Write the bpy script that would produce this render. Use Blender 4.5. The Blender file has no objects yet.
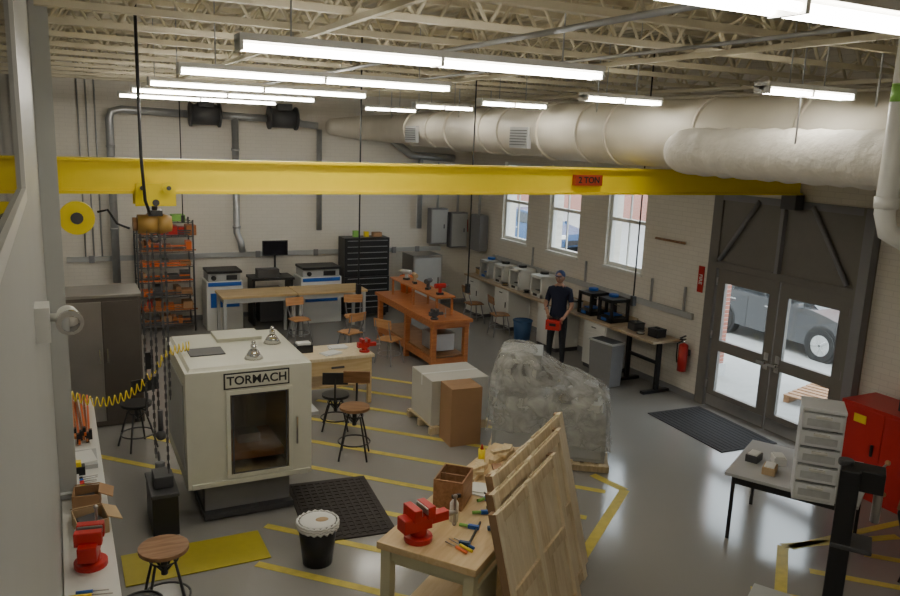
import bpy, bmesh, math, random
from mathutils import Vector, Matrix, Euler, noise
random.seed(7)
COL=bpy.context.scene.collection
# ------------------------------------------------------------------ materials
MATS={}
def mat(name,col,rough=.5,metal=0.,var=.08,scale=8.,bump=0.,emit=0.,alpha=1.,coat=0.):
    if name in MATS: return MATS[name]
    m=bpy.data.materials.new(name); m.use_nodes=True
    nt=m.node_tree; b=nt.nodes['Principled BSDF']
    b.inputs['Roughness'].default_value=rough; b.inputs['Metallic'].default_value=metal
    b.inputs['Base Color'].default_value=(*col,1)
    if var>0:
        tc=nt.nodes.new('ShaderNodeTexCoord'); n=nt.nodes.new('ShaderNodeTexNoise'); n.inputs['Scale'].default_value=scale
        n.inputs['Detail'].default_value=4
        nt.links.new(tc.outputs['Object'],n.inputs['Vector'])
        mx=nt.nodes.new('ShaderNodeMix'); mx.data_type='RGBA'
        mx.inputs[6].default_value=(*[c*(1-var*1.6) for c in col],1); mx.inputs[7].default_value=(*[min(1,c*(1+var)) for c in col],1)
        nt.links.new(n.outputs['Fac'],mx.inputs[0]); nt.links.new(mx.outputs[2],b.inputs['Base Color'])
        if bump>0:
            bp=nt.nodes.new('ShaderNodeBump'); bp.inputs['Strength'].default_value=bump; bp.inputs['Distance'].default_value=.02
            nt.links.new(n.outputs['Fac'],bp.inputs['Height']); nt.links.new(bp.outputs['Normal'],b.inputs['Normal'])
    if emit>0:
        b.inputs['Emission Color'].default_value=(*col,1); b.inputs['Emission Strength'].default_value=emit
    if alpha<1: b.inputs['Alpha'].default_value=alpha
    if coat>0: b.inputs['Coat Weight'].default_value=coat
    MATS[name]=m; return m
def woodmat(name,c1,c2,rough=.5,scale=3.,axis=(1,8,8)):
    if name in MATS: return MATS[name]
    m=bpy.data.materials.new(name); m.use_nodes=True; nt=m.node_tree; b=nt.nodes['Principled BSDF']
    tc=nt.nodes.new('ShaderNodeTexCoord'); mp=nt.nodes.new('ShaderNodeMapping'); mp.inputs['Scale'].default_value=axis
    n=nt.nodes.new('ShaderNodeTexNoise'); n.inputs['Scale'].default_value=scale; n.inputs['Detail'].default_value=6; n.inputs['Distortion'].default_value=.6
    nt.links.new(tc.outputs['Object'],mp.inputs[0]); nt.links.new(mp.outputs[0],n.inputs['Vector'])
    r=nt.nodes.new('ShaderNodeValToRGB'); r.color_ramp.elements[0].position=.35; r.color_ramp.elements[1].position=.65
    r.color_ramp.elements[0].color=(*c1,1); r.color_ramp.elements[1].color=(*c2,1)
    nt.links.new(n.outputs['Fac'],r.inputs[0]); nt.links.new(r.outputs[0],b.inputs['Base Color']); b.inputs['Roughness'].default_value=rough
    MATS[name]=m; return m
def brickmat(name,c1,c2,mortar,axis,rough=.6,bump=.25,bw=.22,rh=.075):
    m=bpy.data.materials.new(name); m.use_nodes=True; nt=m.node_tree; b=nt.nodes['Principled BSDF']
    tc=nt.nodes.new('ShaderNodeTexCoord'); sep=nt.nodes.new('ShaderNodeSeparateXYZ'); cmb=nt.nodes.new('ShaderNodeCombineXYZ')
    nt.links.new(tc.outputs['Object'],sep.inputs[0]); nt.links.new(sep.outputs[axis],cmb.inputs[0]); nt.links.new(sep.outputs[2],cmb.inputs[1])
    k=nt.nodes.new('ShaderNodeTexBrick'); k.inputs['Scale'].default_value=1; k.inputs['Brick Width'].default_value=bw; k.inputs['Row Height'].default_value=rh
    k.inputs['Mortar Size'].default_value=.005; k.inputs['Color1'].default_value=(*c1,1); k.inputs['Color2'].default_value=(*c2,1); k.inputs['Mortar'].default_value=(*mortar,1)
    nt.links.new(cmb.outputs[0],k.inputs['Vector']); nt.links.new(k.outputs['Color'],b.inputs['Base Color'])
    bp=nt.nodes.new('ShaderNodeBump'); bp.inputs['Strength'].default_value=bump; bp.inputs['Distance'].default_value=.006; bp.invert=True
    nt.links.new(k.outputs['Fac'],bp.inputs['Height']); nt.links.new(bp.outputs['Normal'],b.inputs['Normal']); b.inputs['Roughness'].default_value=rough
    return m
def glassmat(name,tint,alpha,rough=.05):
    m=bpy.data.materials.new(name); m.use_nodes=True; nt=m.node_tree; nt.nodes.remove(nt.nodes['Principled BSDF'])
    out=nt.nodes['Material Output']; t=nt.nodes.new('ShaderNodeBsdfTransparent'); t.inputs[0].default_value=(*tint,1)
    g=nt.nodes.new('ShaderNodeBsdfGlossy'); g.inputs['Roughness'].default_value=rough; g.inputs[0].default_value=(.9,.9,.9,1)
    x=nt.nodes.new('ShaderNodeMixShader'); x.inputs[0].default_value=alpha
    nt.links.new(t.outputs[0],x.inputs[1]); nt.links.new(g.outputs[0],x.inputs[2]); nt.links.new(x.outputs[0],out.inputs[0]); return m
WHITEB=brickmat('painted_brick_back',(.78,.74,.66),(.76,.72,.64),(.71,.67,.60),0)
WHITEB2=brickmat('painted_brick_right',(.78,.74,.66),(.75,.71,.63),(.68,.64,.57),1)
REDB=brickmat('red_brick',(.35,.12,.08),(.28,.09,.06),(.45,.4,.36),1)
PLASTER=mat('grey_panel_paint',(.46,.47,.45),.45,var=.04,scale=2)
STEELP=mat('cream_steel',(.66,.60,.44),.5,var=.08)
YEL=mat('safety_yellow',(.90,.70,.02),.35,var=.03)
YELF=mat('floor_yellow',(.66,.54,.09),.45,var=.2,scale=12)
BLK=mat('black_paint',(.018,.018,.02),.4,var=.1)
DKG=mat('dark_grey_metal',(.07,.07,.075),.45,var=.1)
RUB=mat('rubber',(.025,.025,.027),.8,var=.2,scale=40)
GAL=mat('galvanised_metal',(.45,.46,.47),.38,.6,var=.15)
STN=mat('stainless',(.45,.43,.41),.3,.85,var=.1,scale=3)
DUCTM=mat('duct_paint',(.66,.62,.53),.5,var=.08,scale=3,bump=.3)
DUCTW=mat('duct_wrap',(.70,.67,.60),.6,var=.06,scale=14,bump=.6)
WHT=mat('white_enamel',(.76,.76,.72),.35,var=.02)
BEI=mat('machine_beige',(.64,.64,.54),.38,var=.03)
LGR=mat('light_grey',(.46,.47,.47),.5,var=.05)
MGR=mat('mid_grey',(.24,.24,.25),.5,var=.05)
DOORM=mat('door_grey_paint',(.19,.175,.155),.45,var=.05)
RED=mat('red_paint',(.52,.018,.014),.35,var=.05)
ORG=mat('orange_plastic',(.80,.17,.03),.4,var=.05)
BLU=mat('blue_plastic',(.02,.12,.50),.4,var=.05)
NAV=mat('blue_bin_plastic',(.02,.07,.18),.5,var=.05)
GRN=mat('green_item',(.25,.55,.1),.5,var=.05)
PINE=woodmat('pine_boards',(.56,.43,.25),(.72,.59,.38),.6,axis=(8,8,1))
PLY=woodmat('plywood',(.70,.58,.38),(.80,.70,.50),.6,axis=(8,8,1))
TOPW=woodmat('bench_top_wood',(.58,.41,.20),(.68,.51,.28),.42)
TOPL=woodmat('counter_top_laminate',(.46,.35,.23),(.52,.41,.28),.4)
ORW=woodmat('orange_wood',(.38,.12,.035),(.50,.19,.06),.4)
CHW=woodmat('chair_wood',(.50,.24,.09),(.60,.32,.14),.4)
BRW=woodmat('brown_wood',(.24,.12,.05),(.36,.19,.09),.5)
CARD=mat('cardboard',(.38,.22,.11),.8,var=.06)
CARDL=mat('cardboard_light',(.52,.37,.21),.8,var=.06)
CREAM=mat('cream_bench_paint',(.60,.56,.36),.5,var=.05)
PAPER=mat('paper',(.8,.8,.77),.8,var=.02)
SKIN=mat('skin',(.48,.27,.19),.5,var=.05)
SHIRT=mat('navy_shirt',(.012,.016,.04),.85,var=.15)
PANTS=mat('dark_trousers',(.03,.032,.04),.85,var=.15)
HAIR=mat('brown_hair',(.04,.02,.012),.7,var=.1)
CAPM=mat('blue_cap',(.02,.05,.16),.7,var=.1)
TIRE=mat('tyre',(.02,.02,.02),.8,var=.1)
CARP=mat('car_paint',(.075,.078,.085),.25,.3,var=.01,coat=.4)
CHR=mat('chrome',(.7,.7,.7),.12,1,var=.02)
TUBE=mat('fluorescent_tube',(1,.95,.84),.5,var=0,emit=36)
LAMPH=mat('lamp_housing',(.7,.7,.68),.4,var=.02)
GLASS=glassmat('window_glass',(.92,.95,.95),.06)
DGLASS=glassmat('dark_glass',(.72,.68,.62),.08,.08)
MIRG=glassmat('dark_reflective_glass',(.03,.035,.03),.6,.03)
CGLASS=mat('car_glass',(.02,.025,.03),.08,var=0)
FILM=mat('screen',(.01,.01,.015),.15,var=0)
ASPH=mat('asphalt',(.33,.33,.32),.9,var=.1,scale=5)
BGS=mat('brown_grey_steel',(.15,.13,.115),.35,.5,var=.15,scale=2)
# ------------------------------------------------------------------ builder
class B:
    def __init__(s,name,loc=(0,0,0),rot=(0,0,0)):
        s.n=name;s.loc=loc;s.rot=rot if isinstance(rot,tuple) else (0,0,math.radians(rot));s.bm=bmesh.new();s.ml=[]
    def mi(s,m):
        if m not in s.ml: s.ml.append(m)
        return s.ml.index(m)
    def _set(s,vs,m,sm=False):
        i=s.mi(m);fs=set(f for v in vs for f in v.link_faces)
        for f in fs: f.material_index=i;f.smooth=sm
    def box(s,c,d,m,r=None,tx=1,ty=1):
        g=bmesh.ops.create_cube(s.bm,size=1)['verts']
        R=Euler([math.radians(a) for a in r]).to_matrix() if r else Matrix.Identity(3)
        for v in g:
            p=v.co.copy()
            if p.z>0: p.x=p.x*tx;p.y=p.y*ty
            v.co=R@Vector((p.x*d[0],p.y*d[1],p.z*d[2]))+Vector(c)
        s._set(g,m);return s
    def b2(s,a,b,m):
        return s.box([(a[i]+b[i])/2 for i in range(3)],[abs(b[i]-a[i]) for i in range(3)],m)
    def cyl(s,p,q,r,m,r2=None,n=14,cap=True):
        p=Vector(p);q=Vector(q);d=q-p;L=d.length
        g=bmesh.ops.create_cone(s.bm,cap_ends=cap,segments=n,radius1=r,radius2=r if r2 is None else r2,depth=L)['verts']
        Q=d.to_track_quat('Z','Y').to_matrix();c=(p+q)/2
        for v in g: v.co=Q@v.co+c
        s._set(g,m,True)
        for f in set(f for v in g for f in v.link_faces):
            if len(f.verts)>4: f.smooth=False
        return s
    def sph(s,c,r,m,sc=(1,1,1),n=16,rot=None):
        g=bmesh.ops.create_uvsphere(s.bm,u_segments=n,v_segments=max(6,n*2//3),radius=r)['verts']
        R=Euler([math.radians(a) for a in rot]).to_matrix() if rot else Matrix.Identity(3)
        for v in g: v.co=R@Vector((v.co.x*sc[0],v.co.y*sc[1],v.co.z*sc[2]))+Vector(c)
        s._set(g,m,True);return s
    def tor(s,c,R,r,m,axis='Z',n=20,k=8,a0=0,a1=360):
        pts=[]
        for i in range(n+1):
            a=math.radians(a0+(a1-a0)*i/n);x=R*math.cos(a);y=R*math.sin(a)
            v={'Z':(x,y,0),'Y':(x,0,y),'X':(0,x,y)}[axis];pts.append(Vector(c)+Vector(v))
        return s.tube(pts,r,m,k)
    def tube(s,pts,r,m,n=8,rr=None):
        pts=[Vector(p) for p in pts];rings=[];up=None
        for i,p in enumerate(pts):
            d=(pts[min(i+1,len(pts)-1)]-pts[max(i-1,0)]).normalized()
            if up is None:
                up=Vector((0,0,1)) if abs(d.z)<.9 else Vector((1,0,0))
            a=d.cross(up)
            if a.length<1e-4: a=d.orthogonal()
            a.normalize();b=a.cross(d).normalized();up=b
            R=rr[i] if rr else r
            rings.append([s.bm.verts.new(p+(a*math.cos(2*math.pi*k/n)+b*math.sin(2*math.pi*k/n))*R) for k in range(n)])
        i0=s.mi(m)
        for i in range(len(rings)-1):
            for k in range(n):
                f=s.bm.faces.new((rings[i][k],rings[i][(k+1)%n],rings[i+1][(k+1)%n],rings[i+1][k]));f.material_index=i0;f.smooth=True
        for e in (rings[0][::-1],rings[-1]):
            f=s.bm.faces.new(e);f.material_index=i0
        return s
    def prism(s,poly,axis,a,b,m):
        def P(u,v,w): return {'X':(w,u,v),'Y':(u,w,v),'Z':(u,v,w)}[axis]
        A=[s.bm.verts.new(P(u,v,a)) for u,v in poly];Bv=[s.bm.verts.new(P(u,v,b)) for u,v in poly];i0=s.mi(m);n=len(poly)
        fs=[s.bm.faces.new(A),s.bm.faces.new(Bv[::-1])]
        for k in range(n): fs.append(s.bm.faces.new((A[k],Bv[k],Bv[(k+1)%n],A[(k+1)%n])))
        for f in fs: f.material_index=i0
        return s
    def done(s,bev=0,parent=None):
        bmesh.ops.recalc_face_normals(s.bm,faces=s.bm.faces)
        me=bpy.data.meshes.new(s.n);s.bm.to_mesh(me);s.bm.free()
        for m in s.ml: me.materials.append(m)
        o=bpy.data.objects.new(s.n,me);COL.objects.link(o);o.location=s.loc;o.rotation_euler=s.rot
        if bev>0:
            md=o.modifiers.new('Bevel','BEVEL');md.width=bev;md.segments=2;md.limit_method='ANGLE';md.angle_limit=math.radians(50)
        if parent: o.parent=parent
        return o
def text(txt,size,m,parent,loc,rot,name='label',ext=.002):
    cu=bpy.data.curves.new(name,'FONT');cu.body=txt;cu.size=size;cu.extrude=ext;cu.offset=size*.02;cu.align_x='CENTER';cu.align_y='CENTER'
    t=bpy.data.objects.new(name+'_tmp',cu);COL.objects.link(t)
    dg=bpy.context.evaluated_depsgraph_get();me=bpy.data.meshes.new_from_object(t.evaluated_get(dg));bpy.data.objects.remove(t)
    me.materials.clear();me.materials.append(m)
    o=bpy.data.objects.new(name,me);COL.objects.link(o);o.location=loc;o.rotation_euler=[math.radians(a) for a in rot];o.parent=parent;return o
# ------------------------------------------------------------------ room shell
XL,XR,YB,YF,ZC=-.12,9.08,17.0,-1.6,5.45
def floormat():
    m=bpy.data.materials.new('epoxy_floor');m.use_nodes=True;nt=m.node_tree;b=nt.nodes['Principled BSDF']
    tc=nt.nodes.new('ShaderNodeTexCoord');n=nt.nodes.new('ShaderNodeTexNoise');n.inputs['Scale'].default_value=.7;n.inputs['Detail'].default_value=5
    r=nt.nodes.new('ShaderNodeValToRGB');r.color_ramp.elements[0].color=(.29,.28,.265,1);r.color_ramp.elements[1].color=(.325,.315,.30,1)
    nt.links.new(tc.outputs['Object'],n.inputs['Vector']);nt.links.new(n.outputs['Fac'],r.inputs[0]);nt.links.new(r.outputs[0],b.inputs['Base Color'])
    r2=nt.nodes.new('ShaderNodeMapRange');r2.inputs[3].default_value=.10;r2.inputs[4].default_value=.2
    nt.links.new(n.outputs['Fac'],r2.inputs[0]);nt.links.new(r2.outputs[0],b.inputs['Roughness'])
    b.inputs['Coat Weight'].default_value=.35;b.inputs['Coat Roughness'].default_value=.12;return m
B('floor').b2((XL-.3,YF-.3,-.15),(XR+.35,YB+.3,0),floormat()).done()
B('wall_back').b2((XL-.3,YB,0),(XR+.35,YB+.3,ZC+.1),WHITEB).done()
B('wall_front').b2((XL-.3,YF-.3,0),(XR+.35,YF,ZC+.1),WHITEB).done()
wins=[(14.36,15.41),(12.46,13.53),(10.55,11.6)];WZ=(1.82,3.55)
w=B('wall_right');DY=(6.2,8.98);DZ=3.36
w.b2((XR,YF,0),(XR+.35,DY[0],ZC),WHITEB2);w.b2((XR,DY[0],DZ),(XR+.35,DY[1],ZC),WHITEB2)
w.b2((XR,DY[1],0),(XR+.35,YB,WZ[0]),WHITEB2);w.b2((XR,DY[1],WZ[1]),(XR+.35,YB,ZC),WHITEB2)
ys=[DY[1]]+[v for a in sorted(wins) for v in a]+[YB]
for i in range(0,len(ys),2): w.b2((XR,ys[i],WZ[0]),(XR+.35,ys[i+1],WZ[1]),WHITEB2)
w.done()
w=B('wall_left');LW=(.7,3.6);LZ=(3.72,4.75);a=XL-.3
w.b2((a,YF,0),(XL,YB,LZ[0]),PLASTER);w.b2((a,YF,LZ[1]),(XL,YB,ZC),PLASTER);w.b2((a,YF,LZ[0]),(XL,LW[0],LZ[1]),PLASTER);w.b2((a,LW[1],LZ[0]),(XL,YB,LZ[1]),PLASTER);w.done()
w=B('window_4');fr=.05
w.b2((XL-.06,LW[0],LZ[0]),(XL+.012,LW[1],LZ[0]+fr),WHT);w.b2((XL-.06,LW[0],LZ[1]-fr),(XL+.012,LW[1],LZ[1]),WHT)
for y in (LW[0],LW[1]-fr): w.b2((XL-.06,y,LZ[0]+fr),(XL+.012,y+fr,LZ[1]-fr),WHT)
w.b2((XL-.03,LW[0]+fr,LZ[0]+fr),(XL-.004,LW[1]-fr,LZ[1]-fr),MIRG);w.done()
m=bpy.data.materials.new('corrugated_deck');m.use_nodes=True;nt=m.node_tree;b=nt.nodes['Principled BSDF'];b.inputs['Base Color'].default_value=(.58,.52,.38,1);b.inputs['Roughness'].default_value=.6
tc=nt.nodes.new('ShaderNodeTexCoord');wv=nt.nodes.new('ShaderNodeTexWave');wv.bands_direction='X';wv.inputs['Scale'].default_value=1.6;bp=nt.nodes.new('ShaderNodeBump');bp.inputs['Distance'].default_value=.06
nt.links.new(tc.outputs['Object'],wv.inputs['Vector']);nt.links.new(wv.outputs['Fac'],bp.inputs['Height']);nt.links.new(bp.outputs['Normal'],b.inputs['Normal'])
B('ceiling').b2((XL-.3,YF-.3,ZC),(XR+.35,YB+.3,ZC+.15),m).done()
B('steel_column').b2((XL+.002,6.95,.905),(.015,7.25,ZC-.002),PLASTER).b2((XL+.002,6.9,.905),(.035,7.3,.95),LGR).done()
for i,(y0,y1) in enumerate(wins):
    w=B('window_%d'%(i+1));x0=XR+.06;x1=XR+.16;f=.07
    w.b2((XR-.03,y0-.03,WZ[0]-.05),(XR+.22,y1+.03,WZ[0]),WHT)
    w.b2((x0,y0,WZ[0]),(x1,y0+f,WZ[1]),WHT);w.b2((x0,y1-f,WZ[0]),(x1,y1,WZ[1]),WHT);w.b2((x0,y0+f,WZ[1]-f),(x1,y1-f,WZ[1]),WHT);w.b2((x0,y0+f,WZ[0]),(x1,y1-f,WZ[0]+f),WHT)
    zc=(WZ[0]+WZ[1])/2;w.b2((x0,y0+f,zc-.03),(x1,y1-f,zc+.03),WHT)
    for z0,z1 in ((WZ[0]+f,zc-.03),(zc+.03,WZ[1]-f)):
        w.b2((x0+.03,(y0+y1)/2-.012,z0),(x0+.06,(y0+y1)/2+.012,z1),WHT)
    w.b2((x0+.045,y0+f,WZ[0]+f),(x0+.05,y1-f,WZ[1]-f),GLASS);w.done()
# door portal
w=B('trim_1');x0=XR-.03;x1=XR+.12
w.b2((x0,DY[1]-.18,0),(x1,DY[1],DZ),DOORM);w.b2((x0,DY[0],0),(x1,6.46,DZ),DOORM)
w.b2((x0+.03,6.46,2.3),(x1,DY[1]-.18,DZ),DOORM);w.b2((x0,6.46,2.22),(x1,DY[1]-.18,2.32),DOORM)
w.b2((x0,6.46,DZ-.1),(x0+.03,DY[1]-.18,DZ),MGR)
for (ya,za,yb,zb) in ((8.75,2.35,8.1,3.3),(6.55,2.35,7.2,3.3)):
    w.cyl((x0-.01,ya,za),(x0-.01,yb,zb),.035,MGR,n=6)
w.b2((x0-.04,7.63,2.32),(x0+.03,7.69,DZ),MGR)
w.b2((x0-.12,6.2,0),(x0,6.34,DZ),MGR)
w.done()
def door(name,y0,y1,hy):
    d=B(name);xa=XR+.01;xb=XR+.07;s=.15
    d.b2((xa,y0,.01),(xb,y0+s,2.21),DOORM);d.b2((xa,y1-s,.01),(xb,y1,2.21),DOORM)
    for a,b_ in ((.01,.28),(.93,1.1),(2.0,2.21)): d.b2((xa,y0+s,a),(xb,y1-s,b_),DOORM)
    for a,b_ in ((.28,.93),(1.1,2.0)):
        d.b2((xa+.028,y0+s,a),(xa+.033,y1-s,b_),GLASS)
        for q in (y0+s,y1-s-.012): d.b2((xa-.006,q,a),(xa,q+.012,b_),MGR)
    d.cyl((xa-.05,hy,1.0),(xa,hy,1.0),.02,CHR,n=8);d.b2((xa-.07,hy-.02,.98),(xa-.04,hy+.12,1.02),CHR);d.b2((xa-.01,hy-.04,.9),(xa,hy+.04,1.15),CHR)
    d.b2((xa-.008,y0+.02,.03),(xa,y1-.02,.2),STN)
    for z in (.3,1.1,1.95):
        q=y1 if hy<(y0+y1)/2 else y0
        d.cyl((xa-.012,q,z),(xa-.012,q,z+.12),.014,STN,n=8)
    d.done()
door('door_1',7.62,8.78,7.7);door('door_2',6.47,7.60,7.5)
B('trim_2').b2((XR-.02,.0,0),(XR-.001,6.18,.1),MGR).b2((XR-.02,9.0,0),(XR-.001,16.9,.1),MGR).done()
B('baseboard_back').b2((0,YB-.02,0),(XR-.05,YB-.001,.1),MGR).done()
fm=B('floor_marking')
def stripe(x0,y0,x1,y1,wd=.09):
    L=math.hypot(x1-x0,y1-y0);fm.box(((x0+x1)/2,(y0+y1)/2,.002),(L,wd,.003),YELF,r=(0,0,math.degrees(math.atan2(y1-y0,x1-x0))))
for c,a,b_ in ((8.3,1.5,2.6),(9.25,1.75,3.2),(10.3,.15,4.35),(11.35,.9,5.0),(12.4,1.9,5.6),(13.45,2.9,5.7),(14.5,3.4,5.6),(15.5,3.9,5.5),(16.5,4.4,5.4)):
    stripe(a,c-a,b_,c-b_)
stripe(4.15,5.45,5.85,6.75,.11);stripe(5.85,6.75,5.75,7.25,.11)
stripe(5.4,4.1,6.55,5.05,.11);stripe(6.55,5.05,7.9,4.7,.1)
for c in (10.2,11.0,11.8): stripe(c-4.6,4.6,c-3.4,3.4)
stripe(6.6,5.0,8.3,4.9);fm.done()
B('floor_plate').b2((.35,6.85,.005),(1.65,7.42,.012),mat('plate_yellow',(.50,.42,.04),.5,var=.1)).done()
mt=mat('rubber_mat',(.045,.042,.045),.85,var=.3,scale=60)
d=B('door_mat',(8.38,7.95,0),-3);d.box((0,0,.006),(1.0,1.6,.012),mt)
for i in range(12): d.box((-.44+i*.08,0,.014),(.02,1.5,.004),RUB)
d.done()
mt2=mat('brown_rubber_mat',(.05,.042,.038),.85,var=.3,scale=60)
d=B('anti_fatigue_mat',(2.58,7.60,0),-6);d.box((0,0,.008),(.92,1.4,.016),mt2)
for i in range(11): d.box((-.4+i*.08,0,.018),(.03,1.3,.006),mt2)
for i in range(16): d.box((0,-.62+i*.083,.019),(.84,.02,.006),mt2)
d.done()
# ------------------------------------------------------------------ roof trusses
t=B('roof_trusses')
for k in range(15):
    y=1.1+k*1.08
    t.box((4.48,y,5.38),(9.1,.08,.06),STEELP);t.box((4.48,y,4.86),(9.1,.07,.05),STEELP)
    n=15;dx=9.1/n
    for i in range(n):
        x=-.05+i*dx
        t.cyl((x,y,4.86),(x+dx/2,y,5.38),.017,STEELP,n=5);t.cyl((x+dx/2,y,5.38),(x+dx,y,4.86),.017,STEELP,n=5)
for x in (1.9,5.0,8.0):
    t.box((x,8.6,4.80),(.045,16.5,.04),STEELP);t.box((x+.1,8.6,5.3),(.04,16.5,.04),STEELP)
    for k in range(14):
        y=1.1+k*1.08
        t.cyl((x,y,4.84),(x+.1,y+1.08,5.34),.012,STEELP,n=5);t.cyl((x-.0,y+1.08,4.84),(x+.1,y,5.34),.012,STEELP,n=5)
for (xa,ya,xb,yb) in ((.1,3,3.5,9),(3.6,2,8.9,6.3),(3.5,15,8.9,9),(.1,10,5,16),(8.6,3.2,5.8,4.6)):
    t.cyl((xa,ya,4.9),(xb,yb,5.2),.022,STEELP,n=6)
t.done()
B('ceiling_conduit').tube([(2.9,.6,4.72),(2.9,16.8,4.72)],.02,GAL).tube([(4.2,.6,4.74),(4.2,12,4.74),(4.2,12,5.3)],.015,GAL).tube([(7.9,2,4.7),(7.9,16.8,4.7)],.03,DUCTM).done()
def fixture(x,y,L=2.44):
    f=B('fluorescent_light',(x,y,4.47))
    f.box((0,0,.055),(L,.16,.04),LAMPH);f.box((0,0,.03),(L,.05,.03),LAMPH)
    for sy in (-.055,.055):
        for (a,b_) in ((-L/2+.01,-.02),(.02,L/2-.01)): f.cyl((a,sy,.005),(b_,sy,.005),.016,TUBE,n=8)
    for sx in (-L/2,-.01,L/2-.02): f.box((sx+.01,0,.015),(.02,.15,.06),LAMPH)
    for sx in (-L/2+.3,L/2-.3): f.cyl((sx,0,.07),(sx,0,.98),.006,GAL,n=5)
    f.done()
for y in (1.9,4.53,6.86,9.11,11.2,13.4): fixture(2.15,y)
for y in (4.53,6.86,9.11,11.2,13.4): fixture(5.43,y,1.0)
BY=7.48
c=B('crane_beam');z0,z1=3.445,3.75
c.b2((XL+.01,BY-.09,z0),(XR-.04,BY+.09,z0+.025),YEL);c.b2((XL+.01,BY-.09,z1-.025),(XR-.04,BY+.09,z1),YEL);c.b2((XL+.01,BY-.04,z0+.025),(XR-.04,BY+.04,z1-.025),YEL)
c.b2((XR-.2,BY-.12,z0-.2),(XR-.035,BY+.12,z0),DKG);c.b2((5.28,BY-.1,3.55),(5.66,BY-.04,3.67),mat('sign_red_dark',(.42,.06,.02),.4))
c.b2((XL+.001,BY-.12,z0-.1),(XL+.1,BY+.12,z0),DKG)
co=c.done();text('2 TON',.10,BLK,co,(5.47,BY-.104,3.61),(90,0,0))
h=B('chain_hoist',(.78,BY,0))
for s in (-1,1):
    h.box((0,s*.115,3.44),(.34,.02,.2),YEL)
    for dx in (-.11,.11): h.cyl((dx,s*.125,3.5),(dx,s*.145,3.5),.055,YEL);h.cyl((dx,s*.145,3.5),(dx,s*.155,3.5),.02,DKG)
h.cyl((0,-.13,3.37),(0,.13,3.37),.03,DKG);h.cyl((0,0,3.37),(0,0,3.28),.025,DKG)
GOLD=mat('hoist_gold_body',(.42,.25,.06),.4,var=.1)
h.cyl((-.15,0,3.17),(.02,0,3.17),.085,GOLD,n=20);h.cyl((.02,0,3.17),(.14,0,3.17),.10,GOLD,.07,n=20);h.cyl((-.19,0,3.17),(-.15,0,3.17),.06,BRW,n=20);h.box((0,0,3.27),(.12,.12,.05),DKG)
h.tor((0,0,3.04),.035,.012,DKG,'Y',n=12,a0=-200,a1=70)
def chain(bb,x,y,za,zb,m,st=.055):
    z=za;i=0
    while z>zb:
        if i%2: bb.box((x,y,z),(.022,.008,st),m)
        else: bb.box((x,y,z),(.008,.022,st),m)
        z-=st*.8;i+=1
for dx,dy,ze in ((-.13,.02,1.35),(-.08,-.06,.95),(-.03,.03,1.2),(.03,-.05,.8),(.08,.04,1.5)): chain(h,dx,dy,3.09,ze,DKG)
h.tor((-.05,-.02,.95),.04,.01,DKG,'X',n=12);h.sph((-.02,.0,1.15),.05,DKG);h.cyl((-.02,0,1.2),(-.02,0,1.4),.025,DKG)
h.box((-.1,0,1.9),(.07,.05,.16),BLK);h.done()
c=B('hoist_power_cable');c.tube([(.66,BY-.25,5.3),(.66,BY-.25,3.78),(.68,BY-.25,3.4),(.72,BY-.2,3.28)],.014,BLK)
c.tube([(.3,BY-.2,3.3),(.38,BY-.22,3.32),(.45,BY-.2,3.2),(.55,BY-.15,3.15)],.01,BLK);c.done()
r=B('cable_reel',(.14,BY-.18,3.25));r.cyl((0,-.04,0),(0,.04,0),.14,YEL,n=24);r.cyl((0,-.05,0),(0,.05,0),.05,DKG);r.box((-.15,0,0),(.2,.05,.06),DKG);r.done()
for x,y,ze in ((3.65,10,2.0),(7.3,8.6,1.9),(5.65,10.55,1.8),(2.1,15.4,2.4)):
    d=B('drop_cord');d.cyl((x,y,ze),(x,y,5.4),.011,BLK,n=6);d.box((x,y,ze-.06),(.06,.06,.14),BLK);d.done()
# ------------------------------------------------------------------ ducts
d=B('ventilation_duct');X,Z=6.42,4.17
prof=[(2.2,.39),(9.4,.39),(9.5,.36),(12.4,.36),(12.5,.32),(14.2,.32),(14.35,.29),(15.9,.29)]
d.tube([(X,y,Z) for y,_ in prof]+[(X-.1,16.3,Z),(X-.45,16.62,Z),(X-1.05,16.66,Z),(X-1.12,16.66,Z)],.3,DUCTM,n=28,rr=[r for _,r in prof]+[.28,.25,.17,.1])
for y in (2.8,3.9,5.1,6.4,7.9,8.5,9.45,10.6,11.2,12.45,13.3,14.3): d.cyl((X,y-.02,Z),(X,y+.02,Z),.41 if y<9.5 else (.38 if y<12.5 else .34),DUCTM,n=28)
for y in (9.9,13.8):
    d.box((X-.36,y,Z-.1),(.06,.5,.3),LGR)
    for k in range(6): d.box((X-.40,y,Z-.2+k*.04),(.02,.44,.012),DKG)
for y in (4.4,8.2,12.0,15.0):
    for s in (-.3,.3): d.cyl((X+s,y,Z+.2),(X+s,y,5.4),.01,GAL,n=5)
d.done()
d=B('insulated_duct');X=5.66;Z=3.985
n=60;pts=[];rr=[]
for i in range(n):
    y=2.0+4.0*i/n;pts.append((X,y,Z));rr.append(.228+.008*math.sin(i*1.7)+random.uniform(-.005,.005))
for y,r_ in ((6.02,.226),(6.12,.212),(6.2,.175),(6.24,.11)): pts.append((X,y,Z));rr.append(r_)
d.tube(pts,.25,DUCTW,n=28,rr=rr)
for y in (3,4.6): d.cyl((X-.2,y,Z+.1),(X-.2,y,5.4),.008,GAL,n=5)
d.done()
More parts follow.
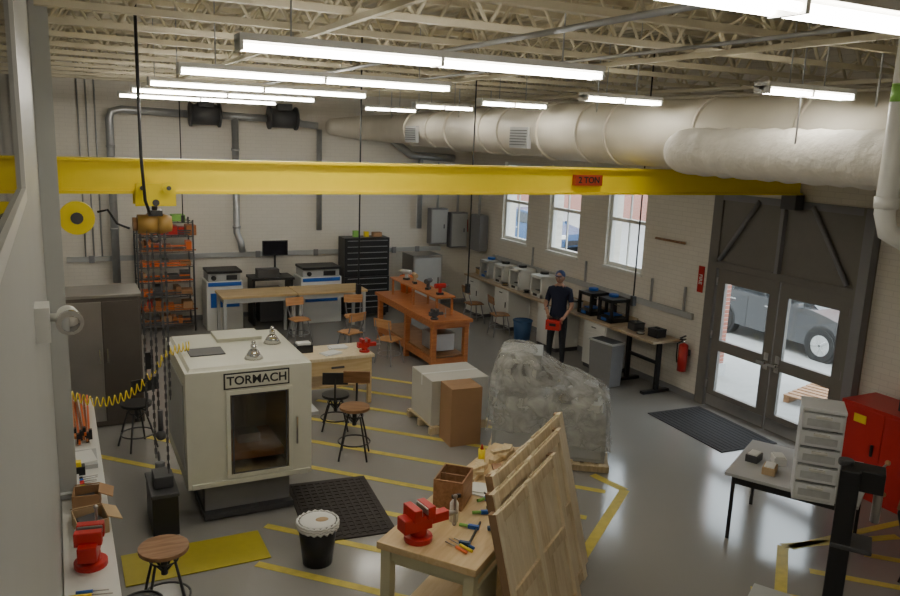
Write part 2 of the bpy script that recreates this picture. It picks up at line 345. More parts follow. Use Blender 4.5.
d=B('vent_pipe');d.tube([(5.15,3.52,5.4),(5.15,3.52,3.62),(5.18,3.5,3.50),(5.28,3.44,3.44),(5.7,3.3,3.42)],.07,WHT,n=16);d.cyl((5.15,3.52,4.38),(5.15,3.52,4.5),.072,GRN,n=16);d.cyl((5.15,3.52,3.66),(5.15,3.52,3.74),.08,WHT,n=16);d.done()
d=B('dust_extraction_pipe');Y=16.86
d.tube([(5.1,16.66,4.17),(4.75,16.7,4.2),(4.66,16.66,4.25)],.075,GAL,n=14)
d.tube([(4.0,16.66,4.28),(3.1,16.66,4.3)],.075,GAL,n=14)
d.tube([(2.42,16.66,4.3),(1.2,16.66,4.33),(1.02,16.66,4.28),(.98,16.66,4.15),(.98,16.66,.95)],.075,GAL,n=14)
d.tube([(3.35,16.66,4.3),(3.35,16.66,1.9),(3.42,16.6,1.7),(3.45,16.6,1.5)],.07,GAL,n=14)
d.tube([(5.2,Y,4.1),(5.2,Y,1.9)],.06,GAL,n=14)
d.tube([(6.9,Y,3.95),(7.4,Y,3.6),(8.5,Y,3.55)],.09,GAL,n=14);d.tube([(7.65,Y,3.55),(7.65,Y,1.9)],.06,GAL,n=14)
for x in (.98,3.35):
    for z in (3.6,2.8,2.0): d.cyl((x,16.66,z),(x,16.66,z+.05),.085,GAL,n=14)
d.done()
for x in (2.75,4.33):
    d=B('exhaust_fan',(x,16.62,4.3));d.cyl((-.28,0,.0),(.28,0,.0),.2,DKG,n=20);d.cyl((-.30,0,0),(-.26,0,0),.24,DKG,n=20);d.cyl((.26,0,0),(.30,0,0),.24,DKG,n=20);d.box((0,-.12,.22),(.3,.2,.14),BLK);d.box((0,.28,0),(.3,.2,.1),DKG);d.done()
d=B('cable_raceway');d.b2((.1,YB-.06,1.34),(XR-.8,YB-.001,1.44),LGR)
for x in (.5,1.4,2.4,3.8,5.1,7.0,7.6): d.b2((x,YB-.09,1.32),(x+.1,YB-.06,1.46),MGR)
for x in (.45,.6,.75): d.cyl((x,YB-.03,1.44),(x,YB-.03,5.4),.016,GAL,n=6)
d.done()
d=B('cable_raceway');d.b2((XR-.05,9.2,1.30),(XR-.001,15.7,1.40),LGR)
for y in (9.4,10.2,12.1,14): d.b2((XR-.045,y,1.4),(XR-.01,y+.03,1.8),GAL)
d.tube([(XR-.05,9.5,2.5),(XR-.05,10.2,2.5)],.02,BRW);d.done()
for loc,rot in (((8.66,YB-.16,1.85),0),((8.12,YB-.16,1.95),0),((XR-.16,16.2,1.85),90)):
    d=B('electrical_panel',loc,rot);d.box((0,0,0),(.44,.22,.85),MGR);d.box((0,-.12,0),(.40,.02,.78),LGR);d.box((.24,-.05,.1),(.04,.05,.3),RED if loc[0]==8.66 else DKG)
    d.cyl((0,.02,.42),(0,.02,1.5),.03,GAL,n=8);d.box((.12,-.135,0),(.03,.02,.1),DKG);d.done(.008)
# ------------------------------------------------------------------ generic furniture
def leg_table(name,cx,cy,rz,w,d_,h,top,leg,lt=.05,th=.04,inset=.06,shelf=None):
    t=B(name,(cx,cy,0),rz);t.box((0,0,h-th/2),(w,d_,th),top)
    for sx in (-1,1):
        for sy in (-1,1): t.box((sx*(w/2-inset),sy*(d_/2-inset),(h-th)/2),(lt,lt,h-th),leg)
    for sy in (-1,1): t.box((0,sy*(d_/2-inset),h-th-.05),(w-2*inset,lt*.6,.09),leg)
    for sx in (-1,1): t.box((sx*(w/2-inset),0,h-th-.05),(lt*.6,d_-2*inset,.09),leg)
    if shelf: t.box((0,0,shelf),(w-2*inset,d_-2*inset,.03),top)
    return t
def lab_chair(x,y,rz,wood=CHW,seat=.46):
    c=B('lab_chair',(x,y,0),rz)
    c.sph((0,0,seat),.2,wood,(1,1,.12));c.box((0,0,seat-.01),(.34,.34,.02),wood)
    for sx in (-1,1):
        for sy in (-1,1): c.tube([(sx*.12,sy*.12,seat-.02),(sx*.19,sy*.19,0.005)],.012,MGR)
        c.tube([(sx*.13,.12,seat),(sx*.15,.2,seat+.18),(sx*.15,.22,seat+.36)],.012,MGR)
    c.tor((0,0,.18),.2,.009,MGR);c.box((0,.21,seat+.31),(.38,.02,.16),wood,r=(-8,0,0));c.done(.004)
def stool(name,x,y,h,seatm,legm,back=False,rz=0,r=.19):
    c=B(name,(x,y,0),rz);c.cyl((0,0,h-.035),(0,0,h),r,seatm,n=24);c.cyl((0,0,h-.25),(0,0,h-.035),.028,legm)
    for k in range(4):
        a=math.pi/4+k*math.pi/2;ca,sa=math.cos(a),math.sin(a)
        c.tube([(ca*.03,sa*.03,h-.2),(ca*.11,sa*.11,h-.12),(ca*.17,sa*.17,h*.5),(ca*.25,sa*.25,.008)],.012,legm)
    c.tor((0,0,h*.32),.2,.01,legm,n=24);c.tor((0,0,h-.12),.11,.008,legm)
    if back:
        c.tube([(0,.1,h-.04),(0,.26,h-.03),(0,.3,h+.12),(0,.27,h+.3)],.014,legm);c.box((0,.265,h+.3),(.34,.03,.16),seatm,r=(8,0,0))
    c.done(.004)
# ------------------------------------------------------------------ CNC machine
MX,MYc=1.66,8.45
c=B('cnc_milling_machine',(MX,MYc,0));hw=.64;hd=.75
c.box((0,.0,.23),(.9,1.1,.40),MGR);c.box((0,-.2,.05),(.94,.9,.06),DKG)
for sx in (-1,1): c.box((sx*.40,-.45,.23),(.1,.1,.4),DKG)
zb,zt=.43,1.66
c.b2((-hw,-hd,zb),(-.22,hd,zt),BEI);c.b2((.40,-hd,zb),(hw,hd,zt),BEI);c.b2((-.22,-hd,1.42),(.40,hd,zt),BEI);c.b2((-.22,-hd,zb),(.40,hd,.52),BEI);c.b2((-.22,.3,.52),(.40,hd,1.42),LGR)
c.b2((-.20,-.6,.62),(.38,.1,.70),CHW);c.b2((-.05,-.35,.70),(.18,-.12,.80),STN);c.b2((-.08,-.1,1.0),(.2,.28,1.4),LGR);c.cyl((.06,-.2,1.1),(.06,-.2,1.4),.06,STN);c.cyl((.06,-.2,.88),(.06,-.2,1.1),.02,STN)
c.b2((-.215,-hd-.006,.53),(.395,-hd+.004,1.41),DGLASS)
for a,b_ in (((-.25,-hd-.02,.50),(-.21,-hd,1.44)),((.39,-hd-.02,.50),(.43,-hd,1.44)),((-.21,-hd-.02,1.40),(.39,-hd,1.44)),((-.21,-hd-.02,.50),(.39,-hd,.54))): c.b2(a,b_,BEI)
for x in (-.19,.36): c.b2((x,-hd-.01,.54),(x+.015,-hd-.006,1.4),DKG)
for z in (.54,1.385): c.b2((-.19,-hd-.01,z),(.375,-hd-.006,z+.015),DKG)
c.b2((-.6,-hd-.03,.44),(.62,-hd-.001,.49),BEI);c.box((.47,-hd-.04,.95),(.02,.04,.3),CHR)
c.b2((-.27,-hd-.012,1.46),(.40,-hd-.001,1.63),BLK);c.b2((-.255,-hd-.016,1.475),(.385,-hd-.01,1.615),BEI)
c.box((0,.0,zt+.012),(1.22,1.42,.03),BEI,tx=.95,ty=.95)
c.box((-.33,-.1,zt+.03),(.36,.3,.015),BLK);c.box((.1,.45,zt+.045),(.5,.4,.04),BEI)
c.b2((hw,-.3,.9),(hw+.22,.25,.94),LGR);c.b2((hw,-.05,.6),(hw+.03,.0,.9),LGR)
c.b2((-hw,-.6,.6),(-hw-.01,.6,1.5),LGR)
mo=c.done(.012);text('TORMACH',.125,BLK,mo,(.065,-hd-.018,1.545),(90,0,0))
o=B('coolant_tank',(.80,7.95,0));o.b2((-.13,-.3,0),(.12,.3,.42),BLK);o.b2((-.14,-.31,.42),(.13,.31,.46),DKG);o.box((0,-.05,.53),(.18,.26,.12),DKG);o.cyl((0,.15,.46),(0,.15,.62),.05,MGR);o.done(.008)
for x,y in ((1.75,7.95),(2.08,8.5)):
    l=B('pendant_bell_lamp',(x,y,1.69));l.cyl((0,0,0),(0,0,.09),.10,CHR,.045,n=20);l.cyl((0,0,.09),(0,0,.15),.03,CHR);l.sph((0,0,.17),.022,CHR);l.done()
hz=B('coiled_air_hose');pts=[]
P=[Vector((1.17,8.4,1.76)),Vector((.92,8.2,1.74)),Vector((.62,8.05,1.46)),Vector((.3,7.9,1.40)),Vector((.0,7.9,1.50))]
def cat(P,t):
    n=len(P)-1;i=min(int(t*n),n-1);f=t*n-i;a=P[max(i-1,0)];b_=P[i];c_=P[i+1];d_=P[min(i+2,n)]
    return .5*((2*b_)+(c_-a)*f+(2*a-5*b_+4*c_-d_)*f*f+(-a+3*b_-3*c_+d_)*f**3)
N=420
for i in range(N+1):
    t_=i/N;p=cat(P,t_);a=t_*2*math.pi*24;pts.append(p+Vector((0,math.cos(a)*.045,math.sin(a)*.045)))
hz.tube(pts,.006,YEL,n=5);hz.done()
b_=B('side_bench',(0,0,0));b_.b2((XL+.01,4.2,.86),(.24,9.6,.9),WHT)
for y in (4.4,6.3,8.0,9.4):
    b_.b2((.16,y,0),(.21,y+.05,.86),LGR);b_.b2((XL+.03,y,0),(XL+.08,y+.05,.86),LGR)
b_.b2((.17,4.4,.74),(.20,9.45,.86),LGR);b_.b2((XL+.03,4.45,.25),(.2,9.4,.28),LGR);b_.done(.004)
def vise(name,x,y,z,rz,m,s=1.):
    v=B(name,(x,y,z),rz);v.cyl((0,0,0),(0,0,.04*s),.1*s,m,n=20);v.cyl((0,0,.04*s),(0,0,.1*s),.06*s,m)
    v.box((.03*s,0,.14*s),(.22*s,.11*s,.1*s),m);v.box((.05*s,0,.215*s),(.06*s,.16*s,.09*s),m);v.box((-.06*s,0,.215*s),(.06*s,.16*s,.09*s),m);v.box((-.14*s,0,.14*s),(.18*s,.07*s,.07*s),m)
    v.box((.018*s,0,.23*s),(.012*s,.15*s,.05*s),STN);v.box((-.028*s,0,.23*s),(.012*s,.15*s,.05*s),STN)
    v.cyl((-.22*s,0,.13*s),(-.32*s,0,.13*s),.018*s,STN);v.cyl((-.3*s,0,.04*s),(-.3*s,0,.25*s),.01*s,STN);v.sph((-.3*s,0,.04*s),.016*s,STN);v.sph((-.3*s,0,.25*s),.016*s,STN);v.done(.008*s)
vise('bench_vise',.07,5.72,.9,-100,RED,1.15)
def obox(name,x,y,z,w,d_,h,rz,m):
    o=B(name,(x,y,z),rz);t_=.008
    o.box((0,0,t_),(w,d_,t_),m)
    for s in (-1,1): o.box((s*w/2,0,h/2),(t_,d_,h),m);o.box((0,s*d_/2,h/2),(w,t_,h),m)
    o.box((w/2+.05,0,h-.01),(.12,d_*.96,t_),m,r=(0,25,0));o.box((0,d_/2+.05,h-.01),(w*.96,.12,t_),m,r=(-25,0,0));o.box((0,0,.05),(w*.7,d_*.7,.06),DKG,r=(0,0,14));o.done()
obox('open_cardboard_box',.09,6.3,.9,.22,.26,.12,8,CARDL);obox('open_cardboard_box',.08,6.72,.9,.2,.2,.14,-6,CARD)
o=B('paper_tray',(.08,7.7,.9));o.box((0,0,.02),(.24,.4,.04),LGR);o.box((0,0,.045),(.2,.3,.01),PAPER,r=(0,0,8));o.done()
def handtools(name,x,y,z,rz,n,sc=1.):
    o=B(name,(x,y,z),rz)
    for i in range(n):
        yy=(i-n/2)*.045*sc;L=random.uniform(.08,.16)*sc
        o.cyl((-L,yy,.014),(-.01,yy,.014),.012*sc,random.choice([RED,ORG,BLK,YEL,BLU]),n=8);o.cyl((-.01,yy,.014),(L*.8,yy+random.uniform(-.01,.01),.014),.005,STN,n=6)
    o.done()
handtools('screwdriver_set',.08,7.2,.902,5,6);handtools('screwdriver_set',.06,5.25,.902,-10,6)
o=B('glue_bottle',(.0,6.05,.9));o.cyl((0,0,0),(0,0,.13),.03,WHT);o.cyl((0,0,.13),(0,0,.18),.02,ORG,.006);o.done()
o=B('battery_charger',(.02,7.42,.9));o.box((0,0,.04),(.14,.1,.08),BLK);o.box((0,0,.1),(.08,.07,.05),YEL);o.done(.006)
o=B('bar_clamp_bundle',(.05,8.8,.9))
for i in range(8): o.box((-.08+i*.028,-.1+.02*i,.03+.035*(i%3)),(.02,1.3,.03),ORG if i%2 else ORW,r=(0,0,random.uniform(-2,2)));o.box((-.08+i*.028,-.6,.05+.03*(i%3)),(.03,.05,.1),BLK)
o.done()
o=B('waste_bin',(.40,5.75,0));o.cyl((0,0,.0),(0,0,.5),.12,BLK,.15,n=20);o.tor((0,0,.5),.15,.012,BLK);o.done()
stool('round_stool',.62,6.25,.66,BRW,DKG,r=.2)
o=B('emergency_spotlight',(XL,3.9,3.16));o.b2((0,-.07,-.10),(.06,.09,.06),WHT);o.cyl((.06,0,0),(.11,0,0),.02,WHT);o.cyl((.13,.05,0),(.14,-.07,-.01),.045,WHT,.058,n=20);o.cyl((.14,-.07,-.01),(.141,-.085,-.012),.058,CHR,n=20);o.sph((.14,-.078,-.01),.045,CHR,(1,.35,1));o.done()
c=B('steel_cabinet',(.44,11.4,0));c.box((0,0,.9),(.96,.7,1.78),BGS);c.b2((-.46,-.36,.08),(-.005,-.352,1.74),STN);c.b2((.005,-.36,.08),(.46,-.352,1.74),BGS);c.box((-.05,-.37,1.0),(.02,.03,.2),CHR);c.box((.05,-.37,1.0),(.02,.03,.2),CHR);c.box((0,0,1.81),(1.0,.74,.04),STN);c.done(.006)
stool('drafting_chair',.75,10.15,.6,BLK,DKG,True,200)
c=B('clamp_rack',(1.85,16.35,0))
for sx in (-.52,.52):
    for sy in (-.3,.3): c.cyl((sx,sy,0.0),(sx,sy,2.25),.018,DKG,n=8)
for z in (.12,.42,.72,1.02,1.32,1.62,1.92,2.2):
    for sy in (-.3,0,.3): c.cyl((-.52,sy,z),(.52,sy,z),.009,DKG,n=6)
    for i in range(9): c.cyl((-.52+i*.13,-.3,z),(-.52+i*.13,.3,z),.005,DKG,n=5)
    if z>2.1: continue
    x=-.46
    while x<.42:
        w_=random.uniform(.06,.22);hh=random.uniform(.05,.2);m_=random.choice([ORW,ORG,RED,BRW,DKG,CARD,ORW])
        if random.random()<.85: c.box((x+w_/2,random.uniform(-.12,0),z+.01+hh/2),(w_,.3,hh),m_,r=(0,0,random.uniform(-8,8)))
        x+=w_+.03
    for i in range(3): c.box((random.uniform(-.06,.06),-.27+i*.04,z+.03+i*.04),(random.uniform(.8,1.1),.025,.025),random.choice([ORG,ORW,ORW,DKG]))
c.box((-.15,0,2.27),(.3,.3,.12),ORW,r=(0,6,0));c.box((.28,0,2.27),(.25,.3,.12),GRN);c.done()
for x in (3.42,4.9):
    t=leg_table('work_table',x,15.25,0,1.46,.76,.9,TOPW,LGR,.06,.045);t.done(.005)
lab_chair(4.1,14.55,10);lab_chair(5.2,14.5,-15);lab_chair(4.7,13.3,200);lab_chair(5.2,12.6,120)
def bench_machine(x,y,w):
    c=B('shop_cabinet_machine',(x,y,0));c.box((0,0,.5),(w,.6,1.0),WHT);c.box((0,-.31,.62),(w*.8,.02,.3),BLU);c.box((0,0,1.08),(w*.9,.55,.16),LGR);c.box((0,-.05,1.2),(w*.95,.6,.05),BLK)
    c.box((0,-.31,.95),(w*.92,.02,.08),BLU);c.cyl((-w*.3,-.33,1.08),(-w*.3,-.27,1.08),.05,BLK);c.box((w*.2,-.29,1.08),(w*.3,.02,.1),BLK);c.done(.01)
bench_machine(2.95,16.25,.72);bench_machine(4.98,16.25,.9)
c=B('computer_desk',(3.95,16.25,0));c.box((0,0,1.0),(.9,.6,.05),BLK)
for sx in (-.4,.4): c.box((sx,0,.5),(.05,.5,.98),BLK)
c.box((0,.1,.4),(.5,.4,.7),DKG);c.box((-.1,-.15,1.12),(.45,.25,.18),DKG);c.done(.005)
c=B('computer_monitor',(4.1,16.42,1.03));c.box((0,0,.01),(.22,.16,.02),BLK);c.box((0,.03,.25),(.04,.03,.48),BLK);c.box((0,0,.56),(.54,.035,.32),BLK);c.box((0,-.02,.56),(.50,.004,.28),FILM);c.done(.004)
c=B('tool_chest',(6.1,16.4,0));c.box((0,0,.5),(1.05,.5,.85),BLK);c.box((0,0,1.36),(1.05,.45,.86),BLK)
for sx in (-.45,.45):
    for sy in (-.18,.18): c.cyl((sx-.02,sy,.04),(sx+.02,sy,.04),.04,RUB)
for zz,n,yy in ((.12,6,-.256),(.96,6,-.231)):
    for i in range(n):
        z=zz+.07+i*.132;c.box((0,yy,z),(.98,.012,.118),BLK);c.box((0,yy-.014,z+.04),(.94,.014,.014),GAL)
c.box((-.2,0,1.86),(.12,.1,.14),GRN);c.box((.05,0,1.85),(.1,.1,.12),YEL);c.box((.3,0,1.84),(.2,.15,.1),CARD);c.done(.005)
c=B('steel_box_cabinet',(7.45,16.2,0));c.box((0,0,.7),(.72,.65,1.4),STN);c.b2((-.33,-.335,.1),(.33,-.326,1.34),LGR);c.box((.26,-.35,.8),(.02,.03,.18),DKG);c.done(.006)
c=B('wooden_workbench',(6.0,13.05,0));w_,l_=.78,2.75
c.box((0,0,.915),(w_,l_,.06),ORW);c.box((0,0,.845),(w_-.08,l_-.1,.1),ORW)
for sy in (-1.25,-.1,1.25):
    for sx in (-.31,.31): c.box((sx,sy,.42),(.09,.09,.84),ORW)
    c.box((0,sy,.2),(.6,.07,.1),ORW)
for sx in (-.31,.31): c.box((sx,0,.2),(.05,2.5,.12),ORW)
c.box((0,0,.28),(.6,2.5,.025),BRW)
c.box((0,0,1.28),(.4,2.1,.03),ORW)
for sy in (-1.0,0,1.0):
    for sx in (-.15,.15): c.box((sx,sy,1.1),(.04,.04,.34),ORW)
c.box((-.05,-.9,.5),(.4,.5,.3),STN);c.done(.006)
c=B('orange_bucket',(6.22,14.24,.946));c.cyl((0,0,0),(0,0,.32),.11,ORG,.135,n=20);c.tor((0,0,.32),.135,.01,ORG);c.tor((0,0,.3),.14,.005,CHR,'X',a0=0,a1=180);c.done()
for i,(yy,m_) in enumerate(((12.2,RED),(12.7,DKG),(13.3,CARDL),(13.7,LGR))):
    c=B('power_tool',(5.98,yy,1.297),i*40);c.cyl((-.1,0,.16),(.1,0,.16),.045,m_);c.box((0,0,.08),(.05,.05,.13),m_);c.box((0,0,.02),(.12,.07,.04),BLK);c.cyl((.1,0,.16),(.17,0,.16),.02,STN);c.done(.004)
vise('bench_vise',5.72,11.85,.946,180,DKG,.7)
t=leg_table('wooden_desk',3.6,11.05,0,1.15,.72,.78,PLY,TOPW,.06,.05);t.box((0,-.33,.62),(1.0,.03,.22),TOPW);t.box((0,-.35,.62),(.2,.02,.03),DKG);t.box((0,0,.3),(1.0,.55,.03),TOPW);t.done(.005)
for x,y,r_ in ((3.55,10.9,15),(3.75,11.2,-10)):
    o=B('paper_sheets',(x,y,.782),r_);o.box((0,0,.006),(.28,.21,.008),PAPER);o.box((.02,.01,.014),(.27,.2,.006),PAPER,r=(0,0,12));o.done()
vise('bench_vise',4.07,10.85,.78,180,RED,.8)
o=B('open_box',(3.2,11.15,.78));o.box((0,0,.06),(.25,.2,.12),BLK);o.box((0,0,.13),(.2,.15,.04),PAPER);o.done(.005)
stool('drafting_chair',3.2,8.85,.68,BRW,BLK,True,-25);stool('drafting_chair',3.3,9.9,.5,BLK,BLK,True,160)
# ------------------------------------------------------------------ boxes + wrapped machine
def cbox(name,x,y,z,w,d_,h,rz,m,tape=True):
    o=B(name,(x,y,z),rz);o.box((0,0,h/2),(w,d_,h),m)
    o.box((0,0,h+.001),(w*.99,.006,.003),BRW)
    if tape: o.box((0,0,h+.002),(w,.05,.002),PAPER);o.box((-w/2-.001,0,h-.08),(.002,.05,.16),PAPER)
    o.done(.004)
cbox('cardboard_box',4.72,8.87,0,.44,.40,.8,-4,CARD,False)
pl=B('pallet',(4.9,9.58,0));
for i in range(6): pl.box((-.4+i*.16,0,.10),(.11,.85,.018),PINE)
for yy in (-.38,0,.38): pl.box((0,yy,.045),(.95,.08,.09),PINE)
pl.done()
cbox('white_carton',4.9,9.58,.112,.86,.76,.64,-3,mat('white_carton',(.62,.60,.54),.7,var=.05))
WM=(5.56,7.98,0);WR=-35
MBD=mat('machine_grey_body',(.36,.37,.36),.4,var=.04)
c=B('wrapped_lathe',WM,WR)
for yy in (-.38,0,.38): c.box((0,yy,.05),(1.55,.09,.09),PINE)
for i in range(9): c.box((-.70+i*.175,0,.105),(.13,.95,.02),PINE)
c.box((0,0,.42),(1.42,.80,.60),MBD);c.box((-.36,-.405,.42),(.6,.02,.5),LGR);c.box((.36,-.405,.42),(.6,.02,.5),LGR);c.box((.715,0,.42),(.02,.6,.48),LGR)
c.box((-.1,-.42,.5),(.02,.02,.14),DKG);c.box((.1,-.42,.5),(.02,.02,.14),DKG)
c.box((.05,0,.78),(1.2,.6,.12),WHT);c.box((-.40,0,1.12),(.52,.54,.60),MBD);c.box((-.40,-.275,1.2),(.4,.02,.3),WHT);c.box((-.40,-.29,1.22),(.24,.02,.16),DKG);c.box((.47,0,.93),(.24,.3,.2),MBD);c.cyl((-.14,0,1.08),(.02,0,1.08),.13,DKG);c.cyl((-.52,-.28,1.0),(-.52,-.34,1.0),.06,DKG);c.box((.14,-.2,.92),(.26,.24,.18),MBD);c.cyl((.15,-.32,.92),(.15,-.38,.92),.06,CHR);c.cyl((.2,-.1,1.0),(.2,-.1,1.12),.03,CHR)
wm=c.done(.012)
film=bpy.data.materials.new('plastic_film');film.use_nodes=True;nt=film.node_tree;p=nt.nodes['Principled BSDF'];p.inputs['Base Color'].default_value=(.66,.66,.63,1);p.inputs['Roughness'].default_value=.16
tr=nt.nodes.new('ShaderNodeBsdfTransparent');tr.inputs[0].default_value=(.95,.95,.94,1);mx=nt.nodes.new('ShaderNodeMixShader');n_=nt.nodes.new('ShaderNodeTexNoise');n_.inputs['Scale'].default_value=5;n_.inputs['Detail'].default_value=5;n_.inputs['Distortion'].default_value=1.2;mr=nt.nodes.new('ShaderNodeMapRange');mr.inputs[1].default_value=.35;mr.inputs[2].default_value=.7;mr.inputs[3].default_value=.25;mr.inputs[4].default_value=.62
bp=nt.nodes.new('ShaderNodeBump');bp.inputs['Strength'].default_value=.8;bp.inputs['Distance'].default_value=.06
tc=nt.nodes.new('ShaderNodeTexCoord');nt.links.new(tc.outputs['Object'],n_.inputs['Vector']);nt.links.new(n_.outputs['Fac'],mr.inputs[0]);nt.links.new(mr.outputs[0],mx.inputs[0]);nt.links.new(tr.outputs[0],mx.inputs[1]);nt.links.new(p.outputs[0],mx.inputs[2]);nt.links.new(mx.outputs[0],nt.nodes['Material Output'].inputs[0])
nt.links.new(n_.outputs['Fac'],bp.inputs['Height']);nt.links.new(bp.outputs['Normal'],p.inputs['Normal'])
bm=bmesh.new()
def hprof(s):
    T=[(-.80,1.35),(-.68,1.50),(-.30,1.50),(-.08,1.34),(.2,1.20),(.60,1.10),(.80,1.02)]
    if s<=T[0][0]: return T[0][1]
    for (a,ha),(b2_,hb) in zip(T,T[1:]):
        if s<=b2_: return ha+(hb-ha)*(s-a)/(b2_-a)
    return T[-1][1]
rings=[];NR=150;LV=[(.22,1.0),(.42,1.0),(.6,1.0),(.74,.99),(.85,.97),(.93,.93),(.97,.84),(.99,.72),(1.0,.60),(1.01,.50),(1.02,.42),(1.04,.36)]
for (rad,hf) in LV:
    ring=[]
    for k in range(NR):
        a=2*math.pi*k/NR;ca,sa=math.cos(a),math.sin(a)
        e=.26;sx=abs(ca)**e*(1 if ca>0 else -1);sy=abs(sa)**e*(1 if sa>0 else -1)
        s_=sx*.77*rad;t_=sy*.46*rad
        H=hprof(s_)*hf-(.14*(abs(t_)/.46)**2 if hf>.9 else .08)
        nz=noise.noise(Vector((s_*4,t_*4,H*1.3)))*.04+noise.noise(Vector((s_*12,t_*12,H*2.5)))*.025+noise.noise(Vector((s_*26,t_*26,H*6)))*.010
        fold=math.sin(a*15+H*3)*.012*(1.0 if hf<.9 else .3)
        L_=1+nz*.8+fold;ring.append(bm.verts.new((s_*L_,t_*L_,max(.25,H+nz*.9))))
    rings.append(ring)
ctr=bm.verts.new((0,0,hprof(0)))
for k in range(NR): bm.faces.new((ctr,rings[0][k],rings[0][(k+1)%NR])).smooth=False
for i in range(len(rings)-1):
    for k in range(NR): bm.faces.new((rings[i][k],rings[i+1][k],rings[i+1][(k+1)%NR],rings[i][(k+1)%NR])).smooth=(k%4!=0)
bmesh.ops.recalc_face_normals(bm,faces=bm.faces)
me=bpy.data.meshes.new('plastic_wrap');bm.to_mesh(me);bm.free();me.materials.append(film);o=bpy.data.objects.new('plastic_wrap',me);COL.objects.link(o);o.parent=wm
# ------------------------------------------------------------------ foreground bench and panels
FA=37.4;BX,BYY=3.30,5.63
t=leg_table('workbench',BX,BYY,FA,2.38,.86,.9,TOPW,CREAM,.09,.06,.07);t.box((0,0,.76),(2.2,.72,.14),CREAM);t.box((0,0,.2),(2.2,.7,.03),TOPW);t.box((-.9,-.40,.5),(.4,.02,.4),CREAM);t.done(.006)
ca,sa=math.cos(math.radians(FA)),math.sin(math.radians(FA))
def onb(x,y,z=.9): return (BX+ca*x-sa*y,BYY+sa*x+ca*y,z)
vise('bench_vise',*onb(-1.0,.16),FA+150,RED,1.15)
DKE=mat('panel_edge_brown',(.30,.18,.09),.7)
def panel(x0,yo,w_,h_,lean,seed):
    base=onb(x0,-.43-yo,0);p=B('crate_panel',base,(0,0,0));p.rot=(math.radians(-lean),0,math.radians(FA))
    random.seed(seed);n=int(w_/.2)+1;bw=w_/n
    for i in range(n): p.box((bw*(i+.5),.0,h_/2),(bw-.006,.012,h_+random.uniform(-.02,.0)),random.choice([PLY,PINE,PLY]))
    for z in (.06,h_/2,h_-.06): p.box((w_/2,-.02,z),(w_,.025,.09),PINE)
    for x in (.045,w_*.5,w_-.045): p.box((x,-.024,h_/2),(.09,.032,h_),PLY)
    for x in (.03,w_-.03): p.box((x,.02,h_/2),(.06,.03,h_),DKE)
    for x in (-.003,w_+.003): p.box((x,-.005,h_/2),(.005,.05,h_),DKE)
    p.done(.002)
panel(-.80,.27,1.70,1.52,14,1);panel(-.98,.34,1.62,1.46,14,2);panel(-1.12,.41,1.35,1.38,14,3)
random.seed(11)
o=B('spray_bottle',onb(-.58,.05));o.cyl((0,0,0),(0,0,.16),.038,WHT);o.cyl((0,0,.16),(0,0,.2),.038,WHT,.014);o.box((.015,0,.22),(.08,.025,.03),BLK);o.done(.003)
o=B('wooden_crate',onb(-.25,.22),FA+10)
o.box((0,0,.01),(.34,.26,.02),BRW)
for s in (-1,1): o.box((s*.17,0,.13),(.015,.26,.26),BRW);o.box((0,s*.125,.13),(.34,.015,.26),BRW)
o.box((0,0,.13),(.012,.25,.24),BRW);o.done(.003)
for i,(x,y,r_) in enumerate(((-.72,-.20,10),(-.40,-.22,35),(-.1,-.15,60))):
    o=B('bar_clamp',onb(x,y,.902),FA+r_);o.box((0,0,.012),(.42,.012,.02),BLK);o.box((-.18,.03,.02),(.03,.09,.03),NAV);o.box((.10,.03,.02),(.03,.09,.03),BLU);o.cyl((.10,.06,.02),(.10,.15,.02),.014,GRN);o.done()
for i,(x,y,r_,m_) in enumerate(((.35,.25,5,PINE),(.35,.05,12,BRW),(.85,.2,-8,PINE),(.85,.0,20,CARDL))):
    o=B('timber_offcut',onb(x,y,.9),FA+r_);o.box((0,0,.025),(.42,.07,.05),m_);o.box((.05,.0,.065),(.3,.09,.03),m_,r=(0,0,18));o.box((-.05,.0,.095),(.2,.06,.03),PINE,r=(0,0,-25));o.done(.003)
o=B('paper_sheets',onb(.05,.1,.902),FA);o.box((0,0,.006),(.22,.28,.01),PAPER);o.box((.02,.03,.016),(.2,.26,.008),PAPER,r=(0,0,14));o.done()
o=B('tape_roll',onb(-.78,.28,.9));o.tor((0,0,.02),.045,.02,CARDL);o.done()
o=B('glue_bottle',onb(.62,.33,.9));o.cyl((0,0,0),(0,0,.15),.035,YEL);o.cyl((0,0,.15),(0,0,.2),.02,RED,.006);o.done()
handtools('screwdriver_set',*onb(-.95,-.16,.902),FA+70,3)
stool('round_stool',4.75,7.05,.55,BLK,BLK,r=.17)
o=B('trash_can',(2.04,6.62,0));o.cyl((0,0,0),(0,0,.43),.14,BLK,.19,n=24)
for zz,rr_,am in ((.425,.192,.008),(.40,.193,.010),(.375,.189,.014)):
    pts=[(rr_*math.cos(a*math.pi/20),rr_*math.sin(a*math.pi/20),zz+am*math.sin(a*3)) for a in range(41)];o.tube(pts,.013,PAPER,n=6)
o.sph((0,0,.43),.175,PAPER,(1,1,.12));o.sph((.03,-.03,.44),.07,CARDL,(1,.7,.3));o.done()
